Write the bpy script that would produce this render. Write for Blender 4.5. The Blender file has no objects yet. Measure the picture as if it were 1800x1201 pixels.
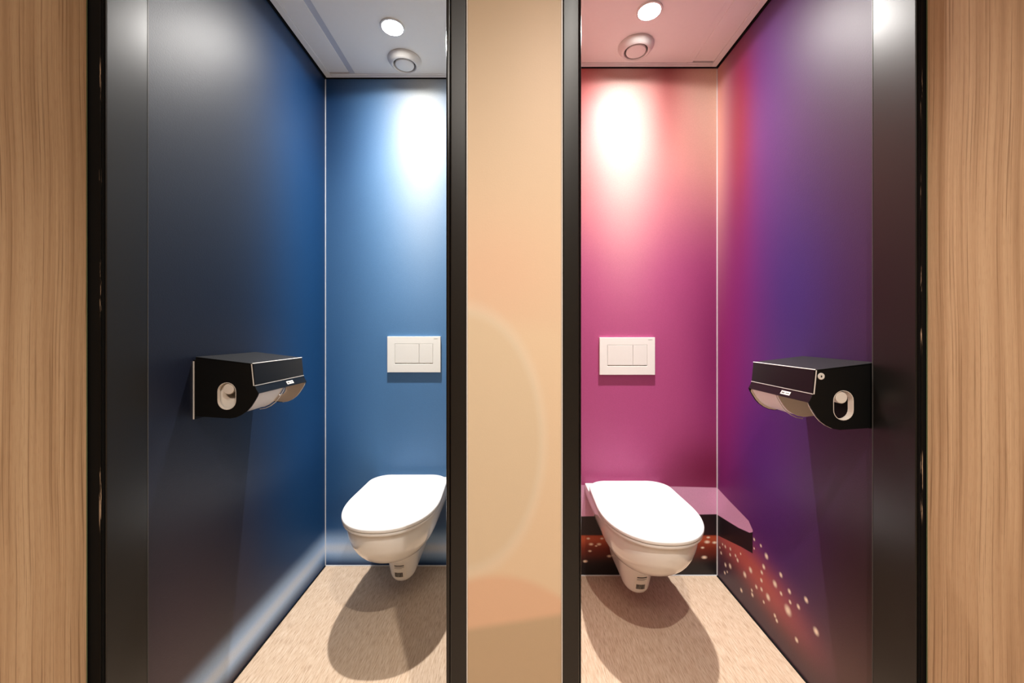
import bpy, bmesh, math, random
from mathutils import Vector
random.seed(7)
S = bpy.context.scene
C = S.collection

# ------------------------------------------------------------------ camera, world, light, exposure
CAM_H = 1.09
cam_d = bpy.data.cameras.new('camera'); cam = bpy.data.objects.new('camera', cam_d); C.objects.link(cam)
cam.location = (0, 0, CAM_H); cam.rotation_euler = (math.pi / 2, 0, 0)
cam_d.sensor_width = 36.0; cam_d.lens = 702 / 1800 * 36; cam_d.shift_y = -17.5 / 1800; cam_d.clip_start = 0.02
S.camera = cam
W = bpy.data.worlds.new('world'); S.world = W; W.use_nodes = True
W.node_tree.nodes['Background'].inputs[0].default_value = (0.9, 0.85, 0.8, 1)
W.node_tree.nodes['Background'].inputs[1].default_value = 0.02
S.view_settings.view_transform = 'Standard'; S.view_settings.look = 'None'
S.view_settings.exposure = 0.0; S.view_settings.gamma = 1.0; S.view_settings.use_curve_mapping = False
STALL_W = 205.0       # stall downlight
STALL_ANGLE = 172
CORR_W = 182.0        # corridor downlight next to the right door
PANEL_W = 12.0        # unseen corridor ceiling panel, added as fill

# ------------------------------------------------------------------ place (metres); camera stands at x=0, y=0
DL, DR = 1.857, 1.782           # back wall distance, left / right cubicle
XL, XR = -0.868, 0.916          # outer side walls
PL, PR = -0.05, 0.10            # partition faces
CZ = 2.27                       # cubicle ceiling
FL, FR = 0.835, 0.875           # front of the door frames
JL, JR = 0.930, 0.980           # inner end of the jambs
TLX, TRX = -0.452, 0.492        # toilet centres

# ------------------------------------------------------------------ helpers
def lin(c):
    c = c / 255.0
    return c / 12.92 if c <= 0.04045 else ((c + 0.055) / 1.055) ** 2.4
def rgb(r, g, b, k=1.0): return (lin(r) * k, lin(g) * k, lin(b) * k, 1.0)

def new_bm(): return bmesh.new()
def box(bm, x0, x1, y0, y1, z0, z1):
    v = [bm.verts.new(p) for p in ((x0, y0, z0), (x1, y0, z0), (x1, y1, z0), (x0, y1, z0), (x0, y0, z1), (x1, y0, z1), (x1, y1, z1), (x0, y1, z1))]
    for f in ((3, 2, 1, 0), (4, 5, 6, 7), (0, 1, 5, 4), (1, 2, 6, 5), (2, 3, 7, 6), (3, 0, 4, 7)): bm.faces.new([v[i] for i in f])
    return bm
def loft(bm, rings, cap0=True, cap1=True, closed=True):
    R = [[bm.verts.new(p) for p in r] for r in rings]
    n = len(R[0])
    for a, b in zip(R, R[1:]):
        for i in range(n if closed else n - 1):
            j = (i + 1) % n
            bm.faces.new((a[i], a[j], b[j], b[i]))
    if cap0: bm.faces.new(list(reversed(R[0])))
    if cap1: bm.faces.new(R[-1])
    return bm
def prism(bm, prof, u0, u1, fn):
    """closed 2-D profile extruded from u0 to u1; fn(u, a, b) -> xyz"""
    return loft(bm, [[fn(u0, a, b) for a, b in prof], [fn(u1, a, b) for a, b in prof]])
def lathe(bm, prof, n=48, c=(0, 0), cap0=True, cap1=True):
    return loft(bm, [[(c[0] + r * math.cos(2 * math.pi * i / n), c[1] + r * math.sin(2 * math.pi * i / n), z) for i in range(n)] for r, z in prof], cap0, cap1)
def finish(o, me, parent, smooth, bevel, seg):
    if smooth:
        for p in me.polygons: p.use_smooth = True
    if bevel:
        m = o.modifiers.new('bevel', 'BEVEL'); m.width = bevel; m.segments = seg; m.limit_method = 'ANGLE'; m.angle_limit = math.radians(40)
        for p in me.polygons: p.use_smooth = True
        w = o.modifiers.new('wn', 'WEIGHTED_NORMAL'); w.keep_sharp = False
    if parent: o.parent = parent
    return o
def obj(name, bm, mat, parent=None, smooth=False, bevel=0, seg=2, sharp=35):
    bmesh.ops.recalc_face_normals(bm, faces=bm.faces)
    if smooth:
        for e in bm.edges:
            if len(e.link_faces) == 2 and e.calc_face_angle(0) > math.radians(sharp): e.smooth = False
    me = bpy.data.meshes.new(name); bm.to_mesh(me); bm.free()
    o = bpy.data.objects.new(name, me); C.objects.link(o); me.materials.append(mat)
    return finish(o, me, parent, smooth, bevel, seg)
def tag(o, label=None, cat=None, group=None, kind=None):
    if label: o['label'] = label
    if cat: o['category'] = cat
    if group: o['group'] = group
    if kind: o['kind'] = kind
    return o
def thing(name, label, cat, loc=(0, 0, 0), rz=0, group=None):
    o = bpy.data.objects.new(name, None); C.objects.link(o); o.empty_display_size = 0.05
    o.location = loc; o.rotation_euler = (0, 0, rz)
    return tag(o, label, cat, group)
def struct(name, bm, mat, label=None, cat=None, **k):
    return tag(obj(name, bm, mat, **k), label, cat, None, 'structure')
def text_mesh(name, body, size, mat, parent, fn):
    """letters laid flat, mapped by fn(x, y) -> xyz (parent space)"""
    cu = bpy.data.curves.new(name, 'FONT'); cu.body = body; cu.size = size; cu.align_x = 'CENTER'; cu.align_y = 'CENTER'
    to = bpy.data.objects.new(name, cu); C.objects.link(to)
    bpy.context.view_layer.update()
    me = bpy.data.meshes.new_from_object(to.evaluated_get(bpy.context.evaluated_depsgraph_get()))
    bpy.data.objects.remove(to); bpy.data.curves.remove(cu)
    for v in me.vertices: v.co = Vector(fn(v.co.x, v.co.y))
    me.name = name; me.materials.clear(); me.materials.append(mat)
    o = bpy.data.objects.new(name, me); C.objects.link(o); o.parent = parent
    return o

# ------------------------------------------------------------------ materials
class NT:
    def __init__(s, name):
        s.m = bpy.data.materials.new(name); s.m.use_nodes = True
        s.t = s.m.node_tree; s.p = s.t.nodes['Principled BSDF']; s.tc = None
    def n(s, kind, **k):
        nd = s.t.nodes.new(kind)
        for a, b in k.items(): setattr(nd, a, b)
        return nd
    def link(s, a, b): s.t.links.new(a, b)
    def put(s, sock, v):
        if hasattr(v, 'is_output'): s.link(v, sock)
        else: sock.default_value = v
    def coord(s):
        if not s.tc: s.tc = s.n('ShaderNodeTexCoord')
        return s.tc.outputs['Object']
    def math(s, op, a, b=0.0, c=0.0, clamp=False):
        nd = s.n('ShaderNodeMath', operation=op, use_clamp=clamp)
        for i, v in enumerate((a, b, c)): s.put(nd.inputs[i], v)
        return nd.outputs[0]
    def vmath(s, op, a, b=(0, 0, 0)):
        nd = s.n('ShaderNodeVectorMath', operation=op); s.put(nd.inputs[0], a); s.put(nd.inputs[1], b)
        return nd.outputs['Value'] if op in ('LENGTH', 'DISTANCE', 'DOT_PRODUCT') else nd.outputs[0]
    def xyz(s, v=None):
        nd = s.n('ShaderNodeSeparateXYZ'); s.link(v or s.coord(), nd.inputs[0]); return nd.outputs
    def noise(s, scale, vec=None, detail=3.0, rough=0.5, dist=0.0):
        nd = s.n('ShaderNodeTexNoise'); nd.inputs['Scale'].default_value = scale; nd.inputs['Detail'].default_value = detail
        nd.inputs['Roughness'].default_value = rough; nd.inputs['Distortion'].default_value = dist
        s.link(vec or s.coord(), nd.inputs['Vector']); return nd.outputs['Fac']
    def scaled(s, sc, vec=None): return s.vmath('MULTIPLY', vec or s.coord(), sc)
    def ramp(s, fac, stops, interp='LINEAR'):
        nd = s.n('ShaderNodeValToRGB'); s.put(nd.inputs[0], fac); cr = nd.color_ramp; cr.interpolation = interp
        while len(cr.elements) < len(stops): cr.elements.new(0.5)
        for e, (p, c) in zip(cr.elements, stops): e.position = p; e.color = c
        return nd.outputs[0]
    def sstep(s, x, a, b):
        """0 at a, 1 at b, smooth"""
        nd = s.n('ShaderNodeMapRange', interpolation_type='SMOOTHSTEP'); s.put(nd.inputs[0], x)
        if a <= b: nd.inputs[1].default_value, nd.inputs[2].default_value, nd.inputs[3].default_value, nd.inputs[4].default_value = a, b, 0, 1
        else: nd.inputs[1].default_value, nd.inputs[2].default_value, nd.inputs[3].default_value, nd.inputs[4].default_value = b, a, 1, 0
        return nd.outputs[0]
    def mix(s, fac, a, b, blend='MIX'):
        nd = s.n('ShaderNodeMix', data_type='RGBA', blend_type=blend); s.put(nd.inputs[0], fac); s.put(nd.inputs[6], a); s.put(nd.inputs[7], b)
        return nd.outputs[2]
    def blob(s, col, c, r, color, k=1.0):
        """a soft patch of colour: Gaussian of centre c (xyz), radii r (xyz; 0 = ignore axis)"""
        d = s.vmath('SUBTRACT', s.coord(), c)
        d = s.vmath('MULTIPLY', d, tuple(0 if q == 0 else 1 / q for q in r))
        e = s.math('EXPONENT', s.math('MULTIPLY', s.vmath('DOT_PRODUCT', d, d), -1.0))
        if k != 1.0: e = s.math('MULTIPLY', e, k)
        return s.mix(e, col, color)
    def bump(s, h, strength, dist=0.002):
        nd = s.n('ShaderNodeBump'); nd.inputs['Strength'].default_value = strength; nd.inputs['Distance'].default_value = dist
        s.link(h, nd.inputs['Height']); s.link(nd.outputs[0], s.p.inputs['Normal'])
    def done(s, col=None, rough=0.5, spec=0.5, metal=0.0, coat=0.0):
        if col is not None: s.put(s.p.inputs['Base Color'], col)
        s.put(s.p.inputs['Roughness'], rough); s.p.inputs['Specular IOR Level'].default_value = spec; s.p.inputs['Metallic'].default_value = metal
        s.p.inputs['Coat Weight'].default_value = coat; s.p.inputs['Coat Roughness'].default_value = 0.1
        return s.m
def plain(name, col, rough=0.5, spec=0.5, metal=0.0, bump=0.0, scale=400.0, coat=0.0):
    t = NT(name)
    nz = t.noise(scale * 0.2)
    c = t.mix(t.math('MULTIPLY', nz, 0.12), col, tuple(x * 0.75 for x in col[:3]) + (1,))
    if bump: t.bump(t.noise(scale), bump, 0.001)
    return t.done(c, rough, spec, metal, coat)
def emitter(name, col, strength):
    t = NT(name); t.p.inputs['Base Color'].default_value = col
    t.p.inputs['Emission Color'].default_value = col; t.p.inputs['Emission Strength'].default_value = strength
    return t.m

WALL_ROUGH = 0.47
def wall_finish(t, col):
    t.bump(t.noise(330, detail=2.0), 0.22, 0.0012)
    g = t.noise(260, detail=2.0)
    col = t.mix(t.math('MULTIPLY', g, 0.18), col, (0, 0, 0, 1), 'MIX')
    return t.done(col, WALL_ROUGH, 0.5)

# printed pale band low on the blue walls
def blue_band(t, col):
    z = t.xyz()[2]
    up = t.sstep(z, 0.185, 0.095); dn = t.sstep(z, 0.008, 0.070)
    b = t.math('MULTIPLY', up, dn)
    col = t.mix(t.math('MULTIPLY', b, 0.95), col, rgb(172, 204, 242))
    core = t.math('MULTIPLY', t.sstep(z, 0.115, 0.085), t.sstep(z, 0.05, 0.08))
    return t.mix(t.math('MULTIPLY', core, 0.5), col, rgb(228, 233, 240))
def mural_blue_back():
    t = NT('blue_mural_back'); col = t.mix(1.0, rgb(0, 0, 0), rgb(74, 120, 167))
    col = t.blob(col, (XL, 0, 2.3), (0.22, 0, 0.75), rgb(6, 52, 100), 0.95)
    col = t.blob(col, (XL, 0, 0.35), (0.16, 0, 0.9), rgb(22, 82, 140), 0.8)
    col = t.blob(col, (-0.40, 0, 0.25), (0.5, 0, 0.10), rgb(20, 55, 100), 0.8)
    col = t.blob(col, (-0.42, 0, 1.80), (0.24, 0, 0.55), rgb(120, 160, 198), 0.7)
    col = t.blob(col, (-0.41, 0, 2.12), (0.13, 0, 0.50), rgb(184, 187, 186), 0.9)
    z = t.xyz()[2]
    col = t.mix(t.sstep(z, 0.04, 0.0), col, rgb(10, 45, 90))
    return wall_finish(t, blue_band(t, col))
def mural_blue_side():
    t = NT('blue_mural_side'); col = t.mix(1.0, rgb(0, 0, 0), rgb(22, 32, 52))
    y = t.xyz()[1]
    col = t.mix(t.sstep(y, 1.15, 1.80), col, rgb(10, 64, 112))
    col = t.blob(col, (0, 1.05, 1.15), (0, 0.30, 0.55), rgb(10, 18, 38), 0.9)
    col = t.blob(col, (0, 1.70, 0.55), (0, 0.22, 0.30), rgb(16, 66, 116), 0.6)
    col = t.blob(col, (0, 1.0, 0.2), (0, 0.30, 0.35), rgb(70, 55, 66), 0.9)  # brownish floor reflection painted into the low front of the wall
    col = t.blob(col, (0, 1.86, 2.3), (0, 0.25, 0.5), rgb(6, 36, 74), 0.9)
    return wall_finish(t, blue_band(t, col))

def sparks(t, col, pts, sc, color):
    """printed sparks: pts = (centre xyz, radius); sc squeezes the axes so that a spark is an oval"""
    v = t.scaled(sc); tot = None
    for c, r in pts:
        d = t.vmath('DISTANCE', v, tuple(a * b for a, b in zip(c, sc)))
        m = t.sstep(d, r * 1.05, r * 0.1)
        tot = m if tot is None else t.math('MAXIMUM', tot, m)
    return t.mix(tot, col, color)
SPARK = rgb(255, 232, 208)
PINK_LEDGE = rgb(224, 166, 202)
def mural_pink_back():
    t = NT('pink_mural_back'); o = t.xyz(); x, z = o[0], o[2]
    col = t.mix(1.0, rgb(0, 0, 0), rgb(174, 74, 126))
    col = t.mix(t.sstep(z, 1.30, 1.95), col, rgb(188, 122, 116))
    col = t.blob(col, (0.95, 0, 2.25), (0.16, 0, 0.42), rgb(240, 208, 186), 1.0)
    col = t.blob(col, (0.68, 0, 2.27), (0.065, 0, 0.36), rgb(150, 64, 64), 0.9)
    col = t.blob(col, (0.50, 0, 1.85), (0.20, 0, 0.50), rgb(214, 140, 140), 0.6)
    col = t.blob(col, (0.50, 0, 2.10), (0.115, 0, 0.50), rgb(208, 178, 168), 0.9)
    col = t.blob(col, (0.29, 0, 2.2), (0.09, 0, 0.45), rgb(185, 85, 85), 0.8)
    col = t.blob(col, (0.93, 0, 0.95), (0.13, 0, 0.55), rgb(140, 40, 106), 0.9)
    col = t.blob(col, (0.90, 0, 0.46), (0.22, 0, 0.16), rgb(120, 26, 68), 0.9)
    # printed ledge, its dark front and the glow under it
    top = t.math('ADD', t.math('MULTIPLY', t.math('MULTIPLY', x, x), -0.016), 0.4065)
    bot = t.math('ADD', t.math('MULTIPLY', x, 0.016), 0.260)
    under = t.mix(t.sstep(z, 0.19, 0.03), rgb(150, 52, 30), rgb(10, 6, 14))
    under = t.mix(t.sstep(z, 0.10, 0.02), under, rgb(12, 6, 16))
    under = t.blob(under, (0.55, 0, 0.165), (0.6, 0, 0.025), rgb(200, 95, 60), 0.8)
    bl = [((u - 0.9, 0, v), r) for u, v, r in ()]
    px = [(1029, 987, 5), (1071, 978, 5), (1037, 969, 4), (1238, 980, 6), (1235, 963, 4), (1243, 953, 6), (1256, 954, 5), (1039, 957, 5),
          (1053, 957, 5), (1034, 947, 4), (1058, 947, 4), (1245, 945, 4), (1048, 960, 3)]
    K = 702 / DR
    under = sparks(t, under, [(((a - 900) / K, 0, CAM_H - (b - 583) / K), r * 1.1 / K) for a, b, r in px], (1, 0, 1.7), SPARK)
    dark = t.sstep(z, 0.176, 0.184)
    low = t.mix(dark, under, rgb(26, 8, 18))
    isl = t.sstep(t.math('SUBTRACT', z, bot), -0.002, 0.002)
    low = t.mix(isl, low, PINK_LEDGE)
    up = t.sstep(t.math('SUBTRACT', z, top), -0.002, 0.002)
    return wall_finish(t, t.mix(up, low, col))
def mural_pink_side():
    t = NT('pink_mural_side'); o = t.xyz(); y, z = o[1], o[2]
    col = t.mix(1.0, rgb(0, 0, 0), rgb(64, 34, 74))
    col = t.mix(t.sstep(y, 1.05, 1.55), col, rgb(82, 36, 110))
    col = t.blob(col, (0, 1.30, 1.22), (0, 0.20, 0.36), rgb(52, 40, 114), 0.85)
    col = t.blob(col, (0, 1.80, 0.95), (0, 0.24, 0.8), rgb(142, 30, 106), 0.95)
    col = t.blob(col, (0, 1.62, 1.95), (0, 0.11, 0.52), rgb(134, 28, 52), 0.9)
    col = t.blob(col, (0, 1.80, 2.05), (0, 0.10, 0.55), rgb(226, 164, 146), 1.0)
    col = t.blob(col, (0, 1.45, 0.60), (0, 0.16, 0.22), rgb(74, 22, 112), 0.8)
    col = t.blob(col, (0, 1.02, 0.45), (0, 0.14, 0.40), rgb(44, 10, 24), 0.85)
    col = t.blob(col, (0, 1.04, 0.10), (0, 0.20, 0.22), rgb(98, 66, 60), 0.8)  # warm bounce from the floor, painted in low at the front
    # glow falling away from the end of the ledge
    # distance from the line through (1.78, .17) and (1.10, .10)
    line = t.math('ADD', t.math('MULTIPLY', y, 0.16), -0.055)
    dz = t.math('SUBTRACT', z, line)
    below = t.sstep(dz, 0.03, -0.09)
    col = t.mix(t.math('MULTIPLY', below, 0.9), col, rgb(64, 44, 52))
    g = t.math('MULTIPLY', dz, 1 / 0.078); g = t.math('EXPONENT', t.math('MULTIPLY', t.math('MULTIPLY', g, g), -1.0))
    g = t.math('MULTIPLY', g, t.sstep(y, 1.08, 1.50))
    col = t.mix(t.math('MULTIPLY', g, 0.9), col, rgb(196, 92, 80))
    z8 = 3.152
    uv = [(1032,440,4),(995,405,4),(1063,498,7),(1048,557,6),(1037,588,5),(975,575,7),(943,600,7),(903,520,5),(862,553,6),(836,546,5),(832,590,4),(846,585,3),
          (862,490,4),(892,495,4),(835,445,4),(863,458,4),(812,480,4),(920,485,3),(1035,632,5),(1007,668,5),(1036,682,5),(982,687,4),(985,712,5),(924,687,5),
          (1072,725,8),(1048,752,4),(1110,652,8),(1143,602,6),(1190,693,6),(1144,705,5),(1194,752,5),(1240,778,6),(1283,740,7),(1182,798,12),(1110,828,5),
          (1120,855,5),(1338,915,9),(1230,962,6),(995,455,3),(820,432,3),(805,450,3)]
    pts = []
    for u, v, r in uv:
        k = XR / (1010 + u / z8 - 900)
        pts.append(((0, 702 * k, CAM_H - (820 + v / z8 - 583) * k), r * k * 0.72))
    col = sparks(t, col, pts, (0, 0.75, 0.75), SPARK)
    # ledge outline, read off as heights over y
    def curve(stops):
        f = t.math('MULTIPLY', t.math('SUBTRACT', y, 1.50), 1 / 0.30)
        return t.math('MULTIPLY', t.ramp(f, [((a - 1.50) / 0.30, (b, b, b, 1)) for a, b in stops]), 1.0)
    top = curve([(1.51, 0.31), (1.520, 0.334), (1.546, 0.357), (1.608, 0.366), (1.683, 0.376), (1.781, 0.392)])
    bot = curve([(1.51, 0.335), (1.521, 0.326), (1.540, 0.314), (1.616, 0.296), (1.70, 0.284), (1.781, 0.273)])
    dbt = curve([(1.51, 0.245), (1.520, 0.245), (1.60, 0.228), (1.781, 0.181)])
    inside_y = t.sstep(y, 1.518, 1.522)
    def between(lo, hi):
        return t.math('MULTIPLY', t.math('MULTIPLY', t.sstep(t.math('SUBTRACT', z, lo), -0.002, 0.002), t.sstep(t.math('SUBTRACT', z, hi), 0.002, -0.002)), inside_y)
    col = t.mix(between(dbt, bot), col, rgb(26, 10, 20))
    col = t.mix(between(bot, top), col, PINK_LEDGE)
    return wall_finish(t, col)
def mural_plain(name, c): 
    t = NT(name); return wall_finish(t, t.mix(t.noise(2.0), c, tuple(q * 0.8 for q in c[:3]) + (1,)))
def mural_sand():
    """beige print of the pillar: pale disc, orange lens, tan ground"""
    t = NT('sand_mural'); o = t.xyz(); x, z = o[0], o[2]
    K = 702 / 0.85
    X = lambda p: (p - 900) / K
    Z = lambda p: CAM_H - (p - 583) / K
    base = t.mix(t.sstep(z, Z(560), Z(0)), rgb(224, 197, 166), rgb(210, 186, 156))
    base = t.blob(base, (X(960), 0, Z(120)), (0.07, 0, 0.30), rgb(222, 195, 166), 0.9)
    base = t.blob(base, (X(870), 0, Z(480)), (0.15, 0, 0.13), rgb(226, 190, 160), 0.9)
    # soft lower field
    base = t.mix(t.sstep(t.math('ADD', z, t.math('MULTIPLY', x, 0.10)), Z(545), Z(600)), base, rgb(226, 200, 168))
    # pale disc
    d = t.vmath('DISTANCE', t.scaled((1, 0, 0.60)), (X(815), 0, Z(775) * 0.60))
    R = 140 / K
    disc = t.sstep(d, R * 1.02, R * 0.96)
    base = t.mix(t.math('MULTIPLY', disc, 0.8), base, rgb(216, 196, 166))
    rim = t.math('MULTIPLY', t.sstep(d, R * 0.90, R * 0.98), t.sstep(d, R * 1.10, R * 1.0))
    base = t.mix(t.math('MULTIPLY', rim, 0.35), base, rgb(228, 215, 194))
    # orange lens above the tan ground
    e1 = t.math('ADD', z, t.math('MULTIPLY', x, -0.0)); 
    lens_top = t.math('ADD', t.math('MULTIPLY', t.math('MULTIPLY', t.math('SUBTRACT', x, X(875)), t.math('SUBTRACT', x, X(875))), -2.6), Z(1012))
    lens = t.sstep(t.math('SUBTRACT', z, lens_top), 0.012, -0.014)
    base = t.mix(t.math('MULTIPLY', lens, 0.85), base, rgb(224, 182, 150))
    gt = t.math('ADD', t.math('MULTIPLY', t.math('SUBTRACT', x, X(822)), 0.16), Z(1106))
    gr = t.sstep(t.math('SUBTRACT', z, gt), 0.010, -0.012)
    base = t.mix(gr, base, rgb(194, 169, 138))
    t.bump(t.noise(300, detail=3), 0.12, 0.001)
    return t.done(base, 0.5, 0.35)

def wood():
    t = NT('door_wood'); c = t.coord()
    wob = t.noise(1.0, t.scaled((2.0, 2.0, 1.1)), detail=2.0)
    sh = t.n('ShaderNodeCombineXYZ'); o = t.xyz(c)
    yy = t.math('ADD', o[1], t.math('MULTIPLY', wob, 0.032))
    t.link(o[0], sh.inputs[0]); t.link(yy, sh.inputs[1]); t.link(o[2], sh.inputs[2])
    g1 = t.noise(1.0, t.scaled((0, 380, 1.8), sh.outputs[0]), detail=5.0, rough=0.65)
    g2 = t.noise(1.0, t.scaled((0, 45, 0.7), sh.outputs[0]), detail=2.0)
    g3 = t.noise(1.0, t.scaled((0, 900, 40), sh.outputs[0]), detail=2.0)
    col = t.ramp(g2, [(0.3, rgb(166, 133, 100)), (0.5, rgb(186, 153, 118)), (0.72, rgb(198, 167, 132))])
    col = t.mix(t.math('MULTIPLY', t.sstep(g1, 0.54, 0.64), 0.65), col, rgb(120, 88, 60))
    col = t.mix(t.math('MULTIPLY', t.sstep(g1, 0.46, 0.36), 0.45), col, rgb(210, 178, 142))
    col = t.mix(t.math('MULTIPLY', t.sstep(g3, 0.5, 0.7), 0.22), col, rgb(150, 110, 76))
    t.bump(t.math('ADD', g1, t.math('MULTIPLY', g3, 0.5)), 0.08, 0.001)
    return t.done(col, 0.45, 0.4)
def vinyl():
    t = NT('vinyl_floor'); c = t.coord()
    g = t.noise(1.0, t.scaled((290, 26, 1)), detail=3.0, rough=0.6)
    g2 = t.noise(1.0, t.scaled((60, 12, 1)), detail=2.0)
    col = t.ramp(g, [(0.30, rgb(168, 142, 118)), (0.5, rgb(200, 176, 152)), (0.7, rgb(214, 194, 172))])
    col = t.mix(t.math('MULTIPLY', t.sstep(g2, 0.35, 0.7), 0.25), col, rgb(182, 152, 124))
    t.bump(g, 0.10, 0.001)
    return t.done(col, 0.55, 0.35)

def speckled():
    t = NT('black_dispenser_grain'); n = t.noise(1300, detail=2.0, rough=0.7)
    t.bump(n, 0.4, 0.001)
    return t.done(t.ramp(n, [(0.38, rgb(8, 8, 9)), (0.62, rgb(30, 30, 31))]), 0.5, 0.4)
M = dict(
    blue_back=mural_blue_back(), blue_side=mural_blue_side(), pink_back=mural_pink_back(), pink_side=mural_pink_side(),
    blue_in=mural_plain('pale_partition', rgb(196, 184, 170)), pink_in=mural_plain('pale_pink_partition', rgb(206, 160, 150)),
    sand=mural_sand(), wood=wood(), vinyl=vinyl(),
    ceil=plain('ceiling_paint', rgb(240, 239, 236), 0.6, 0.3), ceil_strip=plain('ceiling_strip_grey', rgb(196, 200, 210), 0.5, 0.4),
    trim_white=plain('ceiling_trim_white', rgb(240, 240, 240), 0.45, 0.4), seal_white=plain('white_sealant', rgb(225, 228, 232), 0.5, 0.4),
    black=plain('black_frame_lacquer', rgb(19, 17, 15), 0.36, 0.5, bump=0.05, scale=160), gap=plain('black_gap', rgb(8, 8, 8), 0.7, 0.2),
    ceramic=plain('white_ceramic', rgb(238, 236, 232), 0.07, 0.5, coat=0.3), lid=plain('white_seat_plastic', rgb(243, 243, 243), 0.16, 0.5),
    plate=plain('white_plate_plastic', rgb(232, 230, 224), 0.28, 0.5), chrome=plain('chrome', rgb(190, 190, 190), 0.15, 0.5, 1.0),
    rubber=plain('grey_seat_buffer', rgb(110, 104, 98), 0.6, 0.3),
    disp=speckled(), gloss=plain('black_gloss_panel', rgb(9, 9, 11), 0.35, 0.3),
    disp_side=plain('black_dispenser_side', rgb(6, 6, 6), 0.6, 0.25),
    pale=plain('pale_plastic', rgb(232, 222, 212), 0.4, 0.4), edge=plain('pale_edge', rgb(225, 220, 214), 0.35, 0.5), paper=plain('toilet_paper', rgb(236, 230, 222), 0.9, 0.1),
    print=plain('black_print', rgb(40, 38, 38), 0.6, 0.2), print_grey=plain('grey_print', rgb(120, 116, 112), 0.6, 0.2), sticker=plain('white_sticker', rgb(236, 232, 226), 0.5, 0.3),
    vent=plain('white_vent', rgb(224, 222, 220), 0.4, 0.4), corr=plain('corridor_paint', rgb(216, 196, 170), 0.7, 0.2), corr_ceil=plain('corridor_ceiling', rgb(225, 220, 212), 0.7, 0.2),
    lamp=emitter('lamp_glass', (1, 0.97, 0.92, 1), 150.0), panel=emitter('panel_glass', (1, 0.94, 0.86, 1), 3.0),
)

# ------------------------------------------------------------------ structure
def sbox(name, mat, *b, label=None, cat=None, **k): return struct(name, box(new_bm(), *b), M[mat], label, cat, **k)
XO0, XO1, YB, ZC = -2.4, 2.4, -2.0, 2.55
sbox('floor', 'vinyl', XO0, XO1, YB, 2.05, -0.05, 0, label='beige streaked vinyl floor of the two cubicles', cat='floor')
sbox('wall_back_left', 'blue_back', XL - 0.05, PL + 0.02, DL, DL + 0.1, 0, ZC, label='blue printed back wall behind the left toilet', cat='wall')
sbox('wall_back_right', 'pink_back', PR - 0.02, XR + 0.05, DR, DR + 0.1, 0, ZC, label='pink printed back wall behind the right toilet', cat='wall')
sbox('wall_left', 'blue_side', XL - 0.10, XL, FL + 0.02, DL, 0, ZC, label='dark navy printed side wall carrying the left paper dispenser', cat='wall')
sbox('wall_right', 'pink_side', XR, XR + 0.10, FR + 0.02, DR, 0, ZC, label='purple printed side wall carrying the right paper dispenser', cat='wall')
sbox('wall_partition_left', 'blue_in', (PL + PR) / 2, PL, 0.955, DL, 0, ZC, label='pale inner face of the partition beside the left toilet', cat='wall')
sbox('wall_partition_right', 'pink_in', (PL + PR) / 2, PR, 0.955, DR, 0, ZC, label='pale pink inner face of the partition beside the right toilet', cat='wall')
# pillar between the doors
CY = 0.850
K0 = 702 / CY
XP = lambda p: (p - 900) / K0
sbox('wall_center', 'sand', XP(822.5), XP(986.5), CY, 0.955, 0, ZC, label='narrow beige printed pillar between the two cubicle doorways', cat='wall')
def frame_post(name, x0, x1, xe0, xe1, label):
    t = struct(name, box(new_bm(), x0, x1, CY - 0.004, 0.953, 0, 2.12), M['black'], label, 'door frame', bevel=0.003)
    obj('stop_bead', box(new_bm(), xe0, xe1, CY + 0.004, 0.95, 0, 2.12), M['gloss_bead'], t, bevel=0.003)
    return t
M['gloss_bead'] = plain('black_bead_gloss', rgb(14, 12, 11), 0.2, 0.5)
frame_post('trim_1', XP(792), XP(820), XP(783.5), XP(791.6), 'dark brown-black frame post on the left edge of the beige pillar')
frame_post('trim_2', XP(989), XP(1018), XP(1018.4), XP(1022.5), 'dark grey frame post on the right edge of the beige pillar')
sbox('trim_3', 'edge', XP(820.4), XP(822.3), CY - 0.003, 0.90, 0, 2.12, label='thin pale edge strip left of the beige pillar face', cat='trim')
sbox('trim_4', 'edge', XP(986.7), XP(988.6), CY - 0.003, 0.90, 0, 2.12, label='thin pale edge strip right of the beige pillar face', cat='trim')
# outer jambs (proud of the side walls) with their front lips
def flecks():
    t = NT('worn_seal'); n1 = t.noise(1.0, t.scaled((300, 300, 9)), detail=4.0, rough=0.7); n2 = t.noise(1.0, t.scaled((0, 0, 3.0)), detail=2.0)
    w = t.math('MULTIPLY', t.sstep(n1, 0.56, 0.60), t.sstep(n2, 0.50, 0.56))
    return t.done(t.mix(w, rgb(5, 5, 5), rgb(190, 165, 140)), 0.6, 0.2)
M['flecks'] = flecks()
def jamb(name, sgn, xj, xo, y0, y1, ylip, label):
    bm = new_bm(); a, b = sorted((xj, xo)); box(bm, a, b, y0, y1, 0, 2.12)
    t = struct(name, bm, M['black'], label, 'door frame', bevel=0.002)
    a, b = sorted((xj + sgn * 0.004, xo)); obj('front_lip', box(new_bm(), a, b, y0 - 0.004, y0 - 0.0005, 0, 2.12), M['gap'], t)
    m = xj + sgn * 0.0055
    obj('seal_strip', box(new_bm(), *sorted((m, m + sgn * 0.003)), y0 - 0.0065, y0 - 0.0045, 0, 2.12), M['flecks'], t)
    obj('edge_line', box(new_bm(), *sorted((xj - sgn * 0.0005, xj + sgn * 0.002)), y1 - 0.001, y1 + 0.0012, 0, 2.12), M['jamb_edge'], t)
    return t
M['jamb_edge'] = plain('jamb_edge_grey', rgb(70, 68, 66), 0.4, 0.4)
jamb('trim_5', -1, -0.848, -0.885, FL, JL, 0, 'black door jamb at the left edge of the navy wall')
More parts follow.
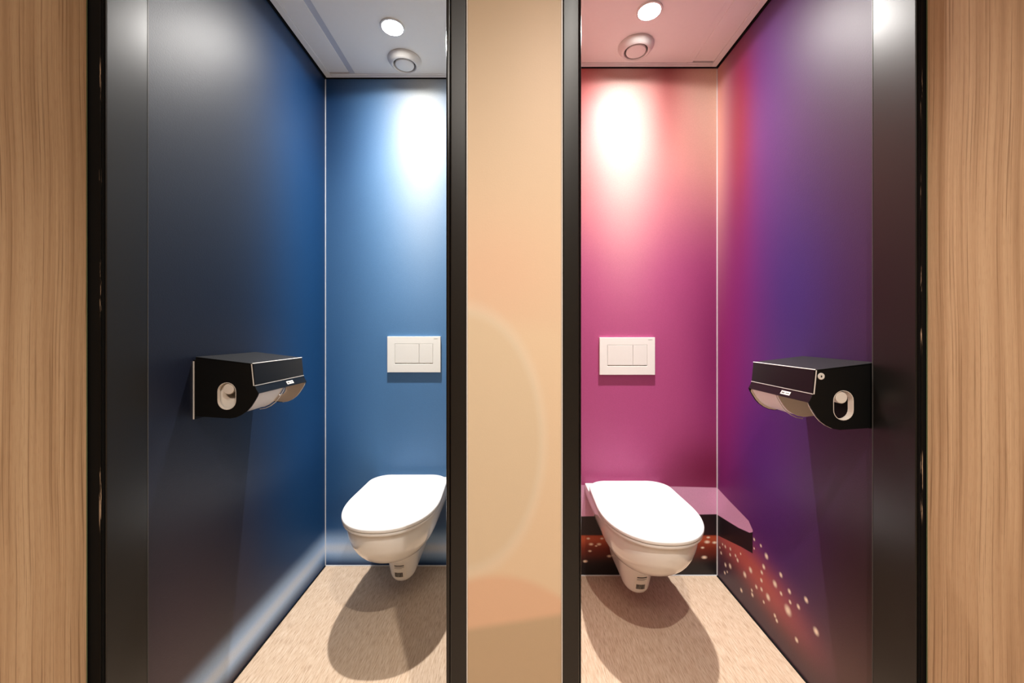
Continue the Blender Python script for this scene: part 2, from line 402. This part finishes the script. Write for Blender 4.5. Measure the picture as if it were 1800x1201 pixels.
jamb('trim_6', 1, 0.885, 0.918, FR, JR, 0, 'black door jamb at the right edge of the purple wall')
# header and lintel above both doors, walls beside them
sbox('trim_7', 'black', -0.885, XP(822), 0.84, 0.95, 2.12, 2.17, label='black frame head above the left doorway', cat='door frame')
sbox('trim_8', 'black', XP(987), 0.918, 0.865, 0.98, 2.12, 2.17, label='black frame head above the right doorway', cat='door frame')
sbox('wall_front_left', 'corr', -0.885, XP(822), 0.85, 0.95, 2.17, ZC, label='plain wall above the left doorway', cat='wall')
sbox('wall_front_right', 'corr', XP(987), 0.918, 0.87, 0.97, 2.17, ZC, label='plain wall above the right doorway', cat='wall')
sbox('wall_outer_left', 'corr', XO0, -0.886, 0.87, 0.97, 0, ZC, label='corridor wall left of the left doorway', cat='wall')
sbox('wall_outer_right', 'corr', 0.919, XO1, 0.91, 1.0, 0, ZC, label='corridor wall right of the right doorway', cat='wall')
sbox('wall_corridor_left', 'corr', XO0 - 0.1, XO0, YB, 1.0, 0, ZC, label='corridor end wall on the left', cat='wall')
sbox('wall_corridor_right', 'corr', XO1, XO1 + 0.1, YB, 1.0, 0, ZC, label='corridor end wall on the right', cat='wall')
sbox('wall_corridor_behind', 'corr', XO0, XO1, YB - 0.1, YB, 0, ZC, label='corridor wall opposite the cubicles', cat='wall')
sbox('ceiling_corridor', 'corr_ceil', XO0, XO1, YB, 1.0, ZC, ZC + 0.05, label='corridor ceiling in front of the cubicles', cat='ceiling')
# door leaves, opened square to the front
def door(name, sgn, hx, hy, deg, label):
    """leaf hung at (hx, hy), its inner face swung deg past square; local y runs from the free edge to the hinge"""
    x0, x1 = sorted((0.0, sgn * 0.04))
    t = struct(name, box(new_bm(), x0, x1, -0.71, 0, 0.012, 2.11), M['wood'], label, 'door', bevel=0.0015)
    t.location = (hx, hy, 0); t.rotation_euler = (0, 0, sgn * math.radians(deg))
    obj('edge_band', box(new_bm(), x0 + 0.0005, x1 - 0.0005, 0, 0.0012, 0.012, 2.11), M['edge_green'], t)
    return t
M['edge_green'] = plain('door_edge_band', rgb(96, 110, 78), 0.5, 0.3)
door('door_1', -1, -0.880, 0.8265, 18, 'light oak door leaf standing open at the far left')
door('door_2', 1, 0.9005, 0.8665, 18, 'light oak door leaf standing open at the far right')

# sealant lines in the corners
sbox('trim_9', 'seal_white', XL, XL + 0.003, DL - 0.003, DL, 0, CZ, label='white sealant line in the corner of the blue walls', cat='sealant')
sbox('trim_10', 'seal_white', XR - 0.003, XR, DR - 0.003, DR, 0, CZ, label='white sealant line in the corner of the pink and purple walls', cat='sealant')
sbox('trim_11', 'seal_white', XL, PL, DL - 0.003, DL, 0, 0.004, label='pale sealant line at the foot of the blue back wall', cat='sealant')
sbox('trim_12', 'seal_white', PR, XR, DR - 0.003, DR, 0, 0.004, label='pale sealant line at the foot of the pink back wall', cat='sealant')
sbox('trim_13', 'gap', XL, XL + 0.004, JL, DL - 0.0035, 0, 0.003, label='dark joint line at the foot of the navy wall', cat='joint')
sbox('trim_14', 'gap', XR - 0.005, XR, JR, DR - 0.0035, 0, 0.003, label='dark joint line at the foot of the purple wall', cat='joint')

# cubicle ceilings: main panel, side panel, strip between them, L-trim round the edge with a shadow gap
def ceiling(name, xw, xp, d, sgn, y0, strip_mat, label):
    """xw outer wall, xp partition; sgn +1: the panel runs from xw towards +x"""
    X = lambda u: xw + sgn * u
    bx = lambda a, b: sorted((X(a), X(b)))
    wd = abs(xp - xw)
    t = struct(name, box(new_bm(), *bx(0, wd), y0, d, CZ + 0.03, CZ + 0.05), M['gap'], label, 'ceiling')
    obj('main_panel', box(new_bm(), *bx(0.150, wd), y0, d - 0.030, CZ, CZ + 0.03), M['ceil'], t, bevel=0.001)
    obj('side_panel', box(new_bm(), *bx(0.0345, 0.124), y0, d - 0.040, CZ, CZ + 0.03), M['ceil'], t, bevel=0.001)
    obj('joint_strip', box(new_bm(), *bx(0.1245, 0.1495), y0, d - 0.030, CZ + 0.002, CZ + 0.03), M[strip_mat], t)
    obj('wall_trim', box(new_bm(), *bx(0.008, 0.033), y0, d - 0.006, CZ - 0.003, CZ + 0.03), M['trim_white'], t, bevel=0.001)
    obj('wall_trim', box(new_bm(), *bx(0.0335, wd), d - 0.021, d - 0.006, CZ - 0.003, CZ + 0.03), M['trim_white'], t, bevel=0.001)
    obj('shadow_gap', box(new_bm(), *bx(0.0002, 0.0032), y0, d - 0.0034, CZ - 0.009, CZ + 0.029), M['gap'], t)
    obj('shadow_gap', box(new_bm(), *bx(0.0034, wd), d - 0.0032, d - 0.0002, CZ - 0.006, CZ + 0.029), M['gap'], t)
    obj('back_bead', box(new_bm(), *bx(0.0345, wd), d - 0.029, d - 0.022, CZ - 0.001, CZ + 0.03), M['trim_white'], t)
    return t
ceiling('ceiling_left', XL, PL, DL, 1, 0.95, 'ceil_strip', 'grey-white panel ceiling of the blue cubicle with edge trim')
ceiling('ceiling_right', XR, PR, DR, -1, 0.98, 'ceil', 'panel ceiling of the pink cubicle with edge trim')

# ------------------------------------------------------------------ toilets
def interp(tab, z):
    for (z0, v0), (z1, v1) in zip(tab, tab[1:]):
        if z0 >= z >= z1:
            k = (z0 - z) / (z0 - z1)
            return v0 + (v1 - v0) * k
    return tab[-1][1]
def smooth_tab(tab, n):
    """Catmull-Rom resample of (z, front, half width) rows"""
    out = []
    P = [tab[0]] + tab + [tab[-1]]
    for i in range(1, len(P) - 2):
        for k in range(n):
            u = k / n
            out.append(tuple(0.5 * ((2 * b) + (c - a) * u + (2 * a - 5 * b + 4 * c - d) * u * u + (3 * b - a - 3 * c + d) * u ** 3)
                             for a, b, c, d in zip(P[i - 1], P[i], P[i + 1], P[i + 2])))
    out.append(tab[-1]); return out
def outline(w, s0, s1, wb, rc, smid, n=36, ex=2.25, inset=0.0):
    """plan of seat / lid: x across, s out from the wall; front is a superellipse, back corners rounded"""
    w -= inset; wb -= inset; s0 += inset; s1 -= inset
    pts = []
    for i in range(n + 1):
        a = math.pi * i / n; c, q = math.cos(a), math.sin(a)
        pts.append((math.copysign(abs(c) ** (2 / ex), c) * w, smid + (s1 - smid) * abs(q) ** (2 / ex)))
    for i in range(9):
        a = math.pi + (math.pi / 2) * i / 8
        pts.append((-wb + rc + rc * math.cos(a), s0 + rc + rc * math.sin(a)))
    for i in range(9):
        a = 1.5 * math.pi + (math.pi / 2) * i / 8
        pts.append((wb - rc + rc * math.cos(a), s0 + rc + rc * math.sin(a)))
    return [(x, s - (0.010 * (1 - (x / wb) ** 2) if s < s0 + rc and abs(x) < wb else 0)) for x, s in pts]
BOWL = [(0.412, 0.534, 0.167), (0.395, 0.535, 0.168), (0.365, 0.528, 0.164), (0.33, 0.512, 0.153), (0.30, 0.487, 0.138), (0.273, 0.450, 0.119),
        (0.252, 0.403, 0.101), (0.238, 0.355, 0.087), (0.224, 0.312, 0.077), (0.202, 0.283, 0.070), (0.16, 0.268, 0.063), (0.118, 0.258, 0.056),
        (0.090, 0.248, 0.049), (0.074, 0.228, 0.038), (0.068, 0.20, 0.024)]
def bowl_ring(z, f, w, n=40, off=0.0):
    """D-shaped slice: flat against the wall, superelliptic front"""
    smid = f - min(f * 0.62, w * 1.55)
    pts = []
    for i in range(n + 1):
        a = math.pi * i / n; c, q = math.cos(a), math.sin(a)
        pts.append((math.copysign(abs(c) ** (2 / 2.15), c) * (w + off), smid + (f + off - smid) * abs(q) ** (2 / 2.15)))
    for k in range(1, 6): pts.append((-(w + off), smid * (1 - k / 5) + 0.002 * (k / 5)))
    for k in range(5, 0, -1): pts.append(((w + off), smid * (1 - k / 5) + 0.002 * (k / 5)))
    return [(x, -s, z) for x, s in pts]
def patch(z0, z1, a0, a1, off, nz=4, na=8):
    """small label lying on the front of the trap"""
    tab = smooth_tab(BOWL, 8); bm = new_bm(); G = []
    zs = sorted(tab, key=lambda r: r[0])
    def row(z):
        for p, q in zip(zs, zs[1:]):
            if p[0] <= z <= q[0]:
                k = (z - p[0]) / (q[0] - p[0] + 1e-9); return z, p[1] + (q[1] - p[1]) * k, p[2] + (q[2] - p[2]) * k
    for i in range(nz + 1):
        z, f, w = row(z0 + (z1 - z0) * i / nz); smid = f - min(f * 0.62, w * 1.55); r = []
        for j in range(na + 1):
            x = a0 + (a1 - a0) * j / na; u = min(0.98, abs(x) / w)
            r.append(bm.verts.new((x, -(smid + (f + off - smid) * (1 - u ** 2.15) ** (1 / 2.15)), z)))
        G.append(r)
    for a, b in zip(G, G[1:]):
        for j in range(na): bm.faces.new((a[j], a[j + 1], b[j + 1], b[j]))
    return bm
def toilet(name, label, x, y):
    t = thing(name, label, 'toilet', (x, y - 0.001, 0), 0, 'wall hung toilets')
    rings = [bowl_ring(*r) for r in smooth_tab(BOWL, 5)]
    top = [bowl_ring(0.4145, 0.530, 0.165)]
    obj('bowl', loft(new_bm(), top + rings), M['ceramic'], t, smooth=True, sharp=60)
    L = lambda z, i: [(a, -b, z) for a, b in outline(0.176, 0.052, 0.552, 0.170, 0.072, 0.30, inset=i)]
    seat = [L(0.4165, 0.010), L(0.4165, 0.005), L(0.4185, 0.003), L(0.4255, 0.003), L(0.4265, 0.006)]
    s = obj('seat', loft(new_bm(), seat), M['lid'], t, smooth=True, sharp=50)
    lid = [L(0.4285, 0.006), L(0.4290, 0.002), L(0.4310, 0.0), L(0.4375, 0.0), L(0.4405, 0.0010), L(0.4425, 0.0035), L(0.4437, 0.008), L(0.4447, 0.03), L(0.4452, 0.09)]
    obj('lid', loft(new_bm(), lid), M['lid'], t, smooth=True, sharp=50)
    for sx in (-1, 1):
        hb = new_bm(); r = [(0.013, 0.4148), (0.013, 0.428), (0.010, 0.4305), (0.004, 0.4312)]
        lathe(hb, r, 20, (sx * 0.078, -0.032)); obj('hinge', hb, M['lid'], t, smooth=True)
    for sx in (-1, 1):
        bb = new_bm(); lathe(bb, [(0.006, 0.4143), (0.006, 0.4168)], 12, (sx * 0.10, -0.46)); obj('buffer', bb, M['rubber'], t)
    for sx in (-1, 1):   # fixing-bolt covers on the flanks
        cb = new_bm(); a, b, z = sx * 0.0655, -0.12, 0.175
        loft(cb, [[(a + sx * e, b + 0.007 * q * math.cos(k * math.pi / 8), z + 0.007 * q * math.sin(k * math.pi / 8)) for k in range(16)] for e, q in ((-0.004, 1), (0.0035, 1), (0.0045, 0.6))])
        obj('bolt_cover', cb, M['print_grey'], t, smooth=True)
    st = obj('sticker', patch(0.097, 0.166, -0.022, 0.026, 0.0006), M['sticker'], t, smooth=True)
    st['label'] = 'white sticker with barcode'
    pl = new_bm()
    for z0, z1, a0, a1 in ((0.1545, 0.1585, -0.017, 0.021), (0.1485, 0.1500, -0.017, 0.021), (0.1440, 0.1450, -0.017, 0.012)):
        b2 = patch(z0, z1, a0, a1, 0.0012, 1, 8); me = bpy.data.meshes.new('tmp'); b2.to_mesh(me); b2.free(); pl.from_mesh(me); bpy.data.meshes.remove(me)
    obj('printed_lines', pl, M['print'], st)
    bc = new_bm(); u = -0.018; rnd = random.Random(3)
    while u < 0.014:
        w = rnd.choice((0.0007, 0.0011, 0.0016)); b2 = patch(0.105, 0.126, u, u + w, 0.0012, 1, 1); me = bpy.data.meshes.new('tmp'); b2.to_mesh(me); b2.free(); bc.from_mesh(me); bpy.data.meshes.remove(me)
        u += w + rnd.choice((0.0006, 0.0009))
    obj('barcode', bc, M['print'], st)
    return t
toilet('wall_hung_toilet', 'white wall-hung toilet with closed lid on the blue wall', TLX, DL)
toilet('wall_hung_toilet', 'white wall-hung toilet with closed lid on the pink wall', TRX, DR)

# ------------------------------------------------------------------ flush plates
def flush_plate(label, x, y, z):
    t = thing('flush_plate', label, 'flush plate', (x, y, z), 0, 'dual flush plates')
    w, h, d = 0.246, 0.166, 0.0115
    bx0, bx1, dv, bz0, bz1 = -w / 2 + 0.0347, -w / 2 + 0.2113, -w / 2 + 0.1476, h / 2 - 0.127, h / 2 - 0.0335
    bm = new_bm()
    f, bk = -d, 0.0
    o = [(-w / 2, -h / 2), (w / 2, -h / 2), (w / 2, h / 2), (-w / 2, h / 2)]; i_ = [(bx0, bz0), (bx1, bz0), (bx1, bz1), (bx0, bz1)]
    vo = [bm.verts.new((a, f, b)) for a, b in o]; vi = [bm.verts.new((a, f, b)) for a, b in i_]
    vb = [bm.verts.new((a, bk, b)) for a, b in o]; vr = [bm.verts.new((a, f + 0.0055, b)) for a, b in i_]
    for k in range(4):
        j = (k + 1) % 4
        bm.faces.new((vo[k], vo[j], vi[j], vi[k])); bm.faces.new((vb[k], vb[j], vo[j], vo[k])); bm.faces.new((vi[k], vi[j], vr[j], vr[k]))
    bm.faces.new(vr); bm.faces.new(vb)
    obj('frame', bm, M['plate'], t, bevel=0.0012)
    for a, b in ((bx0 + 0.0010, dv - 0.0007), (dv + 0.0007, bx1 - 0.0010)):
        bm = new_bm()   # each rocker leans out at the top, its foot lies deeper
        p = [(f + 0.0050, bz0 + 0.004), (f + 0.0008, bz0 + 0.004), (f - 0.0006, bz1 - 0.001), (f + 0.0050, bz1 - 0.001)]
        prism(bm, p, a, b, lambda u, q, r: (u, q, r))
        obj('button', bm, M['plate'], t, bevel=0.0007)
    obj('chrome_strip', box(new_bm(), bx0 + 0.001, bx1 - 0.001, f + 0.003, f + 0.005, bz0 + 0.0006, bz0 + 0.0035), M['chrome'], t)
    text_mesh('lettering', 'GEBERIT', 0.0052, M['print_grey'], t, lambda u, v: (w / 2 - 0.021 + u, f - 0.0003, h / 2 - 0.011 + v))
    return t
flush_plate('white dual flush plate on the blue wall', (728.5 - 900) / (702 / DL), DL, CAM_H - (623 - 583) / (702 / DL))
flush_plate('white dual flush plate on the pink wall', (1101.5 - 900) / (702 / DR), DR, CAM_H - (626 - 583) / (702 / DR))

# ------------------------------------------------------------------ paper dispensers (local: u along the wall, -y out from the wall, z up)
SIDE = [(0, 0.006), (0.10, 0.0), (0.117, 0.003), (0.132, 0.010), (0.146, 0.020), (0.157, 0.032), (0.166, 0.046), (0.173, 0.058), (0.177, 0.068), (0.166, 0.090), (0.160, 0.149), (0, 0.167)]
DW = 0.255
def stadium(cv, cz, r, hl, n=12):
    pts = []
    for i in range(n + 1): a = math.pi * i / n; pts.append((cv + r * math.cos(a), cz + hl + r * math.sin(a)))
    for i in range(n + 1): a = math.pi + math.pi * i / n; pts.append((cv + r * math.cos(a), cz - hl + r * math.sin(a)))
    return pts
def holed_panel(bm, outer, hole, u0, u1):
    """flat panel with a window, extruded from u0 to u1"""
    faces = {}
    vs = {}
    for u in (u0, u1):
        a = [bm.verts.new((u, -p, q)) for p, q in outer]; b = [bm.verts.new((u, -p, q)) for p, q in hole]
        ea = [bm.edges.new((a[i], a[(i + 1) % len(a)])) for i in range(len(a))]; eb = [bm.edges.new((b[i], b[(i + 1) % len(b)])) for i in range(len(b))]
        bmesh.ops.triangle_fill(bm, use_beauty=True, use_dissolve=False, edges=ea + eb)
        vs[u] = (a, b)
    for k in (0, 1):
        p, q = vs[u0][k], vs[u1][k]
        for i in range(len(p)): bm.faces.new((p[i], p[(i + 1) % len(p)], q[(i + 1) % len(p)], q[i]))
    return bm
def dispenser(label, roll_label, loc, rz):
    """u = 0 is the viewer's left when facing it"""
    t = thing('toilet_paper_dispenser', label, 'dispenser', loc, rz, 'toilet paper dispensers')
    fn = lambda u, a, b: (u, -a, b)
    bp = obj('back_plate', box(new_bm(), 0.0, DW, -0.0055, 0, -0.002, 0.160), M['disp_side'], t)
    for a, b in ((-0.0016, 0.0), (DW, DW + 0.0016)): obj('plate_edge', box(new_bm(), a, b, -0.003, 0, -0.002, 0.156), M['edge'], bp)
    win = stadium(0.091, 0.0610, 0.0255, 0.0120)
    sd = [(max(a, 0.006), b) for a, b in SIDE]
    for u0, u1, s in ((0, 0.004, -1), (DW - 0.004, DW, 1)):
        p = obj('side_panel', holed_panel(new_bm(), sd, win, u0, u1), M['disp_side'], t)
        rim = new_bm(); a = stadium(0.091, 0.0610, 0.0253, 0.0120); b = stadium(0.091, 0.0610, 0.0240, 0.0120)
        e0, e1 = (u0 - 0.0004, u1 + 0.004) if s < 0 else (u0 - 0.012, u1 + 0.0004)
        R = [[(u, -q, r) for q, r in c] for c, u in ((a, e0), (b, e0), (b, e1), (a, e1), (a, e0))]
        loft(rim, R, False, False)
        obj('window_rim', rim, M['pale'], p)
    top = [(0.006, 0.164), (0.160, 0.1462), (0.160, 0.150), (0.006, 0.1685)]
    obj('top_cover', prism(new_bm(), top, 0, DW, fn), M['disp'], t, bevel=0.0012)
    fr = [(0.1595, 0.146), (0.1655, 0.0905), (0.1675, 0.0910), (0.1622, 0.149)]
    f = obj('front_panel', prism(new_bm(), fr, 0.0012, DW - 0.0012, fn), M['gloss'], t, bevel=0.0006)
    ln = lambda a, b: prism(new_bm(), a, *b, fn)
    obj('panel_edge_glint', ln([(0.160, 0.1497), (0.1625, 0.1490), (0.1625, 0.1499), (0.160, 0.1509)], (0, DW)), M['edge'], f)  # pale edging strips stand in for glints along the panel edges
    obj('panel_edge_glint', ln([(0.1655, 0.0885), (0.1686, 0.0885), (0.1686, 0.0899), (0.1655, 0.0899)], (0, DW)), M['edge'], f)
    for u in (-0.0010, DW - 0.0002):
        obj('panel_edge_glint', prism(new_bm(), [(0.1575, 0.1485), (0.1635, 0.0890), (0.1660, 0.0890), (0.1600, 0.1485)], u, u + 0.0012, fn), M['edge'], f)
    band = obj('front_band', prism(new_bm(), [(0.1600, 0.088), (0.1665, 0.0879), (0.1778, 0.0685), (0.1740, 0.0665), (0.1620, 0.0800)], 0.0005, DW - 0.0005, fn), M['gloss'], t, bevel=0.0006)
    # brand label low on the band
    nx, nz = 0.0194 / 0.0225, 0.0113 / 0.0225
    P = lambda u, s, e: (u, -(0.1665 + 0.0113 * s + e * nx), 0.0879 - 0.0194 * s + e * nz)
    bm = new_bm(); u0, u1 = DW * 0.57, DW * 0.57 + 0.036
    loft(bm, [[P(u0, 0.28, e), P(u1, 0.28, e), P(u1, 0.74, e), P(u0, 0.74, e)] for e in (-0.0002, 0.0007)])
    lb = obj('brand_label', bm, M['sticker'], t)
    bm = new_bm()
    for a, b, s0, s1 in ((0.003, 0.015, 0.42, 0.62), (0.019, 0.033, 0.46, 0.58)):
        q = [P(u0 + a, s0, 0.0009), P(u0 + b, s0, 0.0009), P(u0 + b, s1, 0.0009), P(u0 + a, s1, 0.0009)]
        bm.faces.new([bm.verts.new(c) for c in q])
    obj('label_print', bm, M['print_grey'], lb)
    # lock on the viewer's right
    bm = new_bm(); loft(bm, [[(DW + e, -(0.147 + r * math.cos(k * math.pi / 12)), 0.1335 + r * math.sin(k * math.pi / 12)) for k in range(24)] for r, e in ((0.0085, -0.002), (0.0085, 0.0012), (0.0070, 0.0020), (0.0030, 0.0014))])
    lk = obj('lock', bm, M['edge'], t, smooth=True)
    bm = new_bm(); loft(bm, [[(DW + e, -(0.147 + 0.0017 * math.cos(k * math.pi / 8)), 0.1335 + 0.0024 * math.sin(k * math.pi / 8)) for k in range(16)] for e in (0.001, 0.0022)])
    obj('keyhole', bm, M['print'], lk)
    # pale inner cheeks: half discs that follow the lower curve
    ck = [(0.020, 0.010), (0.100, 0.0015), (0.117, 0.0045), (0.132, 0.0115), (0.1455, 0.0215), (0.156, 0.0335), (0.165, 0.0475), (0.172, 0.0595), (0.174, 0.067), (0.160, 0.085), (0.020, 0.085)]
    ck2 = [(a * 0.985, b * 0.97 + 0.004) for a, b in ck]
    obj('cheek', prism(new_bm(), ck2, DW * 0.5, DW * 0.5 + 0.0018, fn), M['pale'], t)
    hole = stadium(0.091, 0.0610, 0.0252, 0.0120)
    for u in (DW - 0.0062, 0.0042):
        obj('cheek', holed_panel(new_bm(), ck[:8] + [(0.170, 0.070), (0.160, 0.112), (0.020, 0.112)], hole, u, u + 0.0018), M['pale'], t)
    for u in (DW - 0.0063, DW * 0.5):   # bright lip along each cheek
        lip = [ck[k] for k in range(1, 9)]
        bm = new_bm(); R = []
        for a, b in lip:
            R.append([(u - 0.0006, -a, b), (u + 0.0024, -a, b), (u + 0.0024, -(a + 0.0013), b - 0.0016), (u - 0.0006, -(a + 0.0013), b - 0.0016)])
        obj('cheek_lip', loft(bm, R), M['edge'], t)
    # curved guard under the roll on the viewer's left
    bm = new_bm(); R = []
    for a, b in ck2[1:9]: R.append([(0.006, -(a - 0.001), b + 0.001), (DW * 0.5, -(a - 0.001), b + 0.001), (DW * 0.5, -(a - 0.0028), b + 0.003), (0.006, -(a - 0.0028), b + 0.003)])
    obj('roll_guard', loft(bm, R), M['guard'], t, smooth=True)
    # spindle knobs behind the windows
    for u0, u1 in ((0.001, 0.011), (DW - 0.030, DW - 0.001)):
        bm = new_bm(); loft(bm, [[(u, -(0.0945 + r * math.cos(k * math.pi / 12)), 0.0800 + r * math.sin(k * math.pi / 12)) for k in range(24)] for u, r in ((u0, 0.0135), (u0 + 0.001, 0.0145), (u1 - 0.001, 0.0145), (u1, 0.0135))])
        obj('spindle', bm, M['pale'], t, smooth=True)
    # paper roll in the left chamber
    t.matrix_world
    r = thing('toilet_paper_roll', roll_label, 'paper roll', loc, rz, 'paper rolls in the dispensers')
    bm = new_bm(); cy, cz = 0.098, 0.070; ro, ri = 0.056, 0.019
    L = lambda u, q: [(u, -(cy + q * math.cos(k * math.pi / 24)), cz + q * math.sin(k * math.pi / 24)) for k in range(48)]
    loft(bm, [L(0.013, ri), L(0.013, ro), L(0.122, ro), L(0.122, ri), L(0.013, ri)], False, False)
    obj('paper', bm, M['paper'], r, smooth=True)
    bm = new_bm(); loft(bm, [L(0.0125, ri - 0.0012), L(0.0125, ri - 0.0001), L(0.1225, ri - 0.0001), L(0.1225, ri - 0.0012), L(0.0125, ri - 0.0012)], False, False)
    obj('core', bm, M['pale'], r, smooth=True)
    return t
M['guard'] = plain('clear_grey_guard', rgb(238, 234, 230), 0.25, 0.5)
dispenser('black twin paper dispenser on the navy side wall', 'white paper roll inside the dispenser on the navy wall', (XL, 1.088, 0.853), math.pi / 2)
dispenser('black twin paper dispenser with round lock on the purple side wall', 'white paper roll inside the dispenser on the purple wall', (XR, 1.249, 0.845), -math.pi / 2)

# ------------------------------------------------------------------ ceiling vents and downlights
def vent(label, x, y):
    t = thing('air_vent', label, 'vent', (x, y, CZ), 0, 'ceiling air valves')
    obj('flange', lathe(new_bm(), [(0.070, 0), (0.072, -0.003), (0.071, -0.007), (0.066, -0.013), (0.060, -0.021), (0.055, -0.0255), (0.051, -0.0265), (0.048, -0.024), (0.0465, -0.014), (0.046, -0.001)], 64, cap0=False, cap1=False), M['vent'], t, smooth=True)
    obj('throat', lathe(new_bm(), [(0.046, -0.0015), (0.046, -0.0005)], 48), M['print_grey'], t)
    obj('valve_disc', lathe(new_bm(), [(0.010, -0.0016), (0.012, -0.012), (0.034, -0.014), (0.0390, -0.017), (0.0400, -0.022), (0.0385, -0.0250), (0.034, -0.0262)], 64), M['vent'], t, smooth=True)
    return t
vent('round white ceiling air valve of the blue cubicle', -0.466, 1.735)
vent('round white ceiling air valve of the pink cubicle', 0.512, 1.650)
BEAM = [(0, 1.0), (12, 0.97), (17, 0.80), (21, 0.58), (27, 0.38), (35, 0.25), (49, 0.105), (62, 0.06), (75, 0.036), (90, 0.015)]
def downlight(label, x, y, z, watts, angle, col, blend=1.0, size=0.018, aim=(0, 0), beam=None):
    t = thing('downlight', label, 'light', (x, y, z), 0, 'recessed ceiling downlights')
    obj('ring', lathe(new_bm(), [(0.047, 0), (0.047, -0.003), (0.046, -0.005), (0.040, -0.005), (0.0388, -0.001)], 48, cap0=False, cap1=False), M['vent'], t, smooth=True)
    obj('lens', lathe(new_bm(), [(0.0385, -0.0030), (0.0385, -0.0020)], 48), M['lamp'], t)
    ld = bpy.data.lights.new('downlight_light', 'SPOT'); ld.energy = watts; ld.spot_size = math.radians(angle); ld.spot_blend = blend; ld.shadow_soft_size = size; ld.color = col
    if beam:   # photometric curve of the reflector: share of the axial intensity over the angle from the axis
        ld.use_nodes = True; nt = ld.node_tree; em = nt.nodes['Emission']
        tc = nt.nodes.new('ShaderNodeTexCoord'); sx = nt.nodes.new('ShaderNodeSeparateXYZ'); nt.links.new(tc.outputs['Normal'], sx.inputs[0])
        ab = nt.nodes.new('ShaderNodeMath'); ab.operation = 'ABSOLUTE'; nt.links.new(sx.outputs[2], ab.inputs[0])
        ac = nt.nodes.new('ShaderNodeMath'); ac.operation = 'ARCCOSINE'; nt.links.new(ab.outputs[0], ac.inputs[0])
        dv = nt.nodes.new('ShaderNodeMath'); dv.operation = 'DIVIDE'; dv.inputs[1].default_value = math.pi / 2; nt.links.new(ac.outputs[0], dv.inputs[0])
        rp = nt.nodes.new('ShaderNodeValToRGB'); nt.links.new(dv.outputs[0], rp.inputs[0]); rp.color_ramp.interpolation = 'B_SPLINE'
        while len(rp.color_ramp.elements) < len(beam): rp.color_ramp.elements.new(0.5)
        for e, (a, v) in zip(rp.color_ramp.elements, beam): e.position = a / 90; e.color = (v, v, v, 1)
        nt.links.new(rp.outputs[0], em.inputs['Strength'])
    lo = bpy.data.objects.new('downlight_light', ld); C.objects.link(lo); lo.parent = t; lo.location = (0, 0, -0.028)
    lo.rotation_euler = (aim[0], aim[1], 0)
    return t
downlight('bright recessed downlight in the blue cubicle ceiling', -0.4625, 1.546, CZ, STALL_W, STALL_ANGLE, (1.0, 0.965, 0.925), blend=0.12, beam=BEAM)
downlight('bright recessed downlight in the pink cubicle ceiling', 0.505, 1.468, CZ, STALL_W, STALL_ANGLE, (1.0, 0.965, 0.925), blend=0.12, beam=BEAM)
downlight('recessed downlight in the corridor ceiling before the pillar', 0.26, -0.03, ZC, CORR_W, 110, (1.0, 0.93, 0.84))
# unseen panel added behind the camera as corridor fill light
t = thing('ceiling_fill_panel', 'unseen square fill panel added to the corridor ceiling', 'light', (-0.25, -0.75, ZC), 0)
obj('frame', box(new_bm(), -0.42, 0.42, -0.42, 0.42, -0.012, 0), M['vent'], t, bevel=0.002)
obj('diffuser', box(new_bm(), -0.39, 0.39, -0.39, 0.39, -0.014, -0.0121), M['panel'], t)
ld = bpy.data.lights.new('panel_fill_light', 'AREA'); ld.energy = PANEL_W; ld.size = 0.76; ld.color = (1.0, 0.93, 0.84)
lo = bpy.data.objects.new('panel_fill_light', ld); C.objects.link(lo); lo.parent = t; lo.location = (0, 0, -0.02)
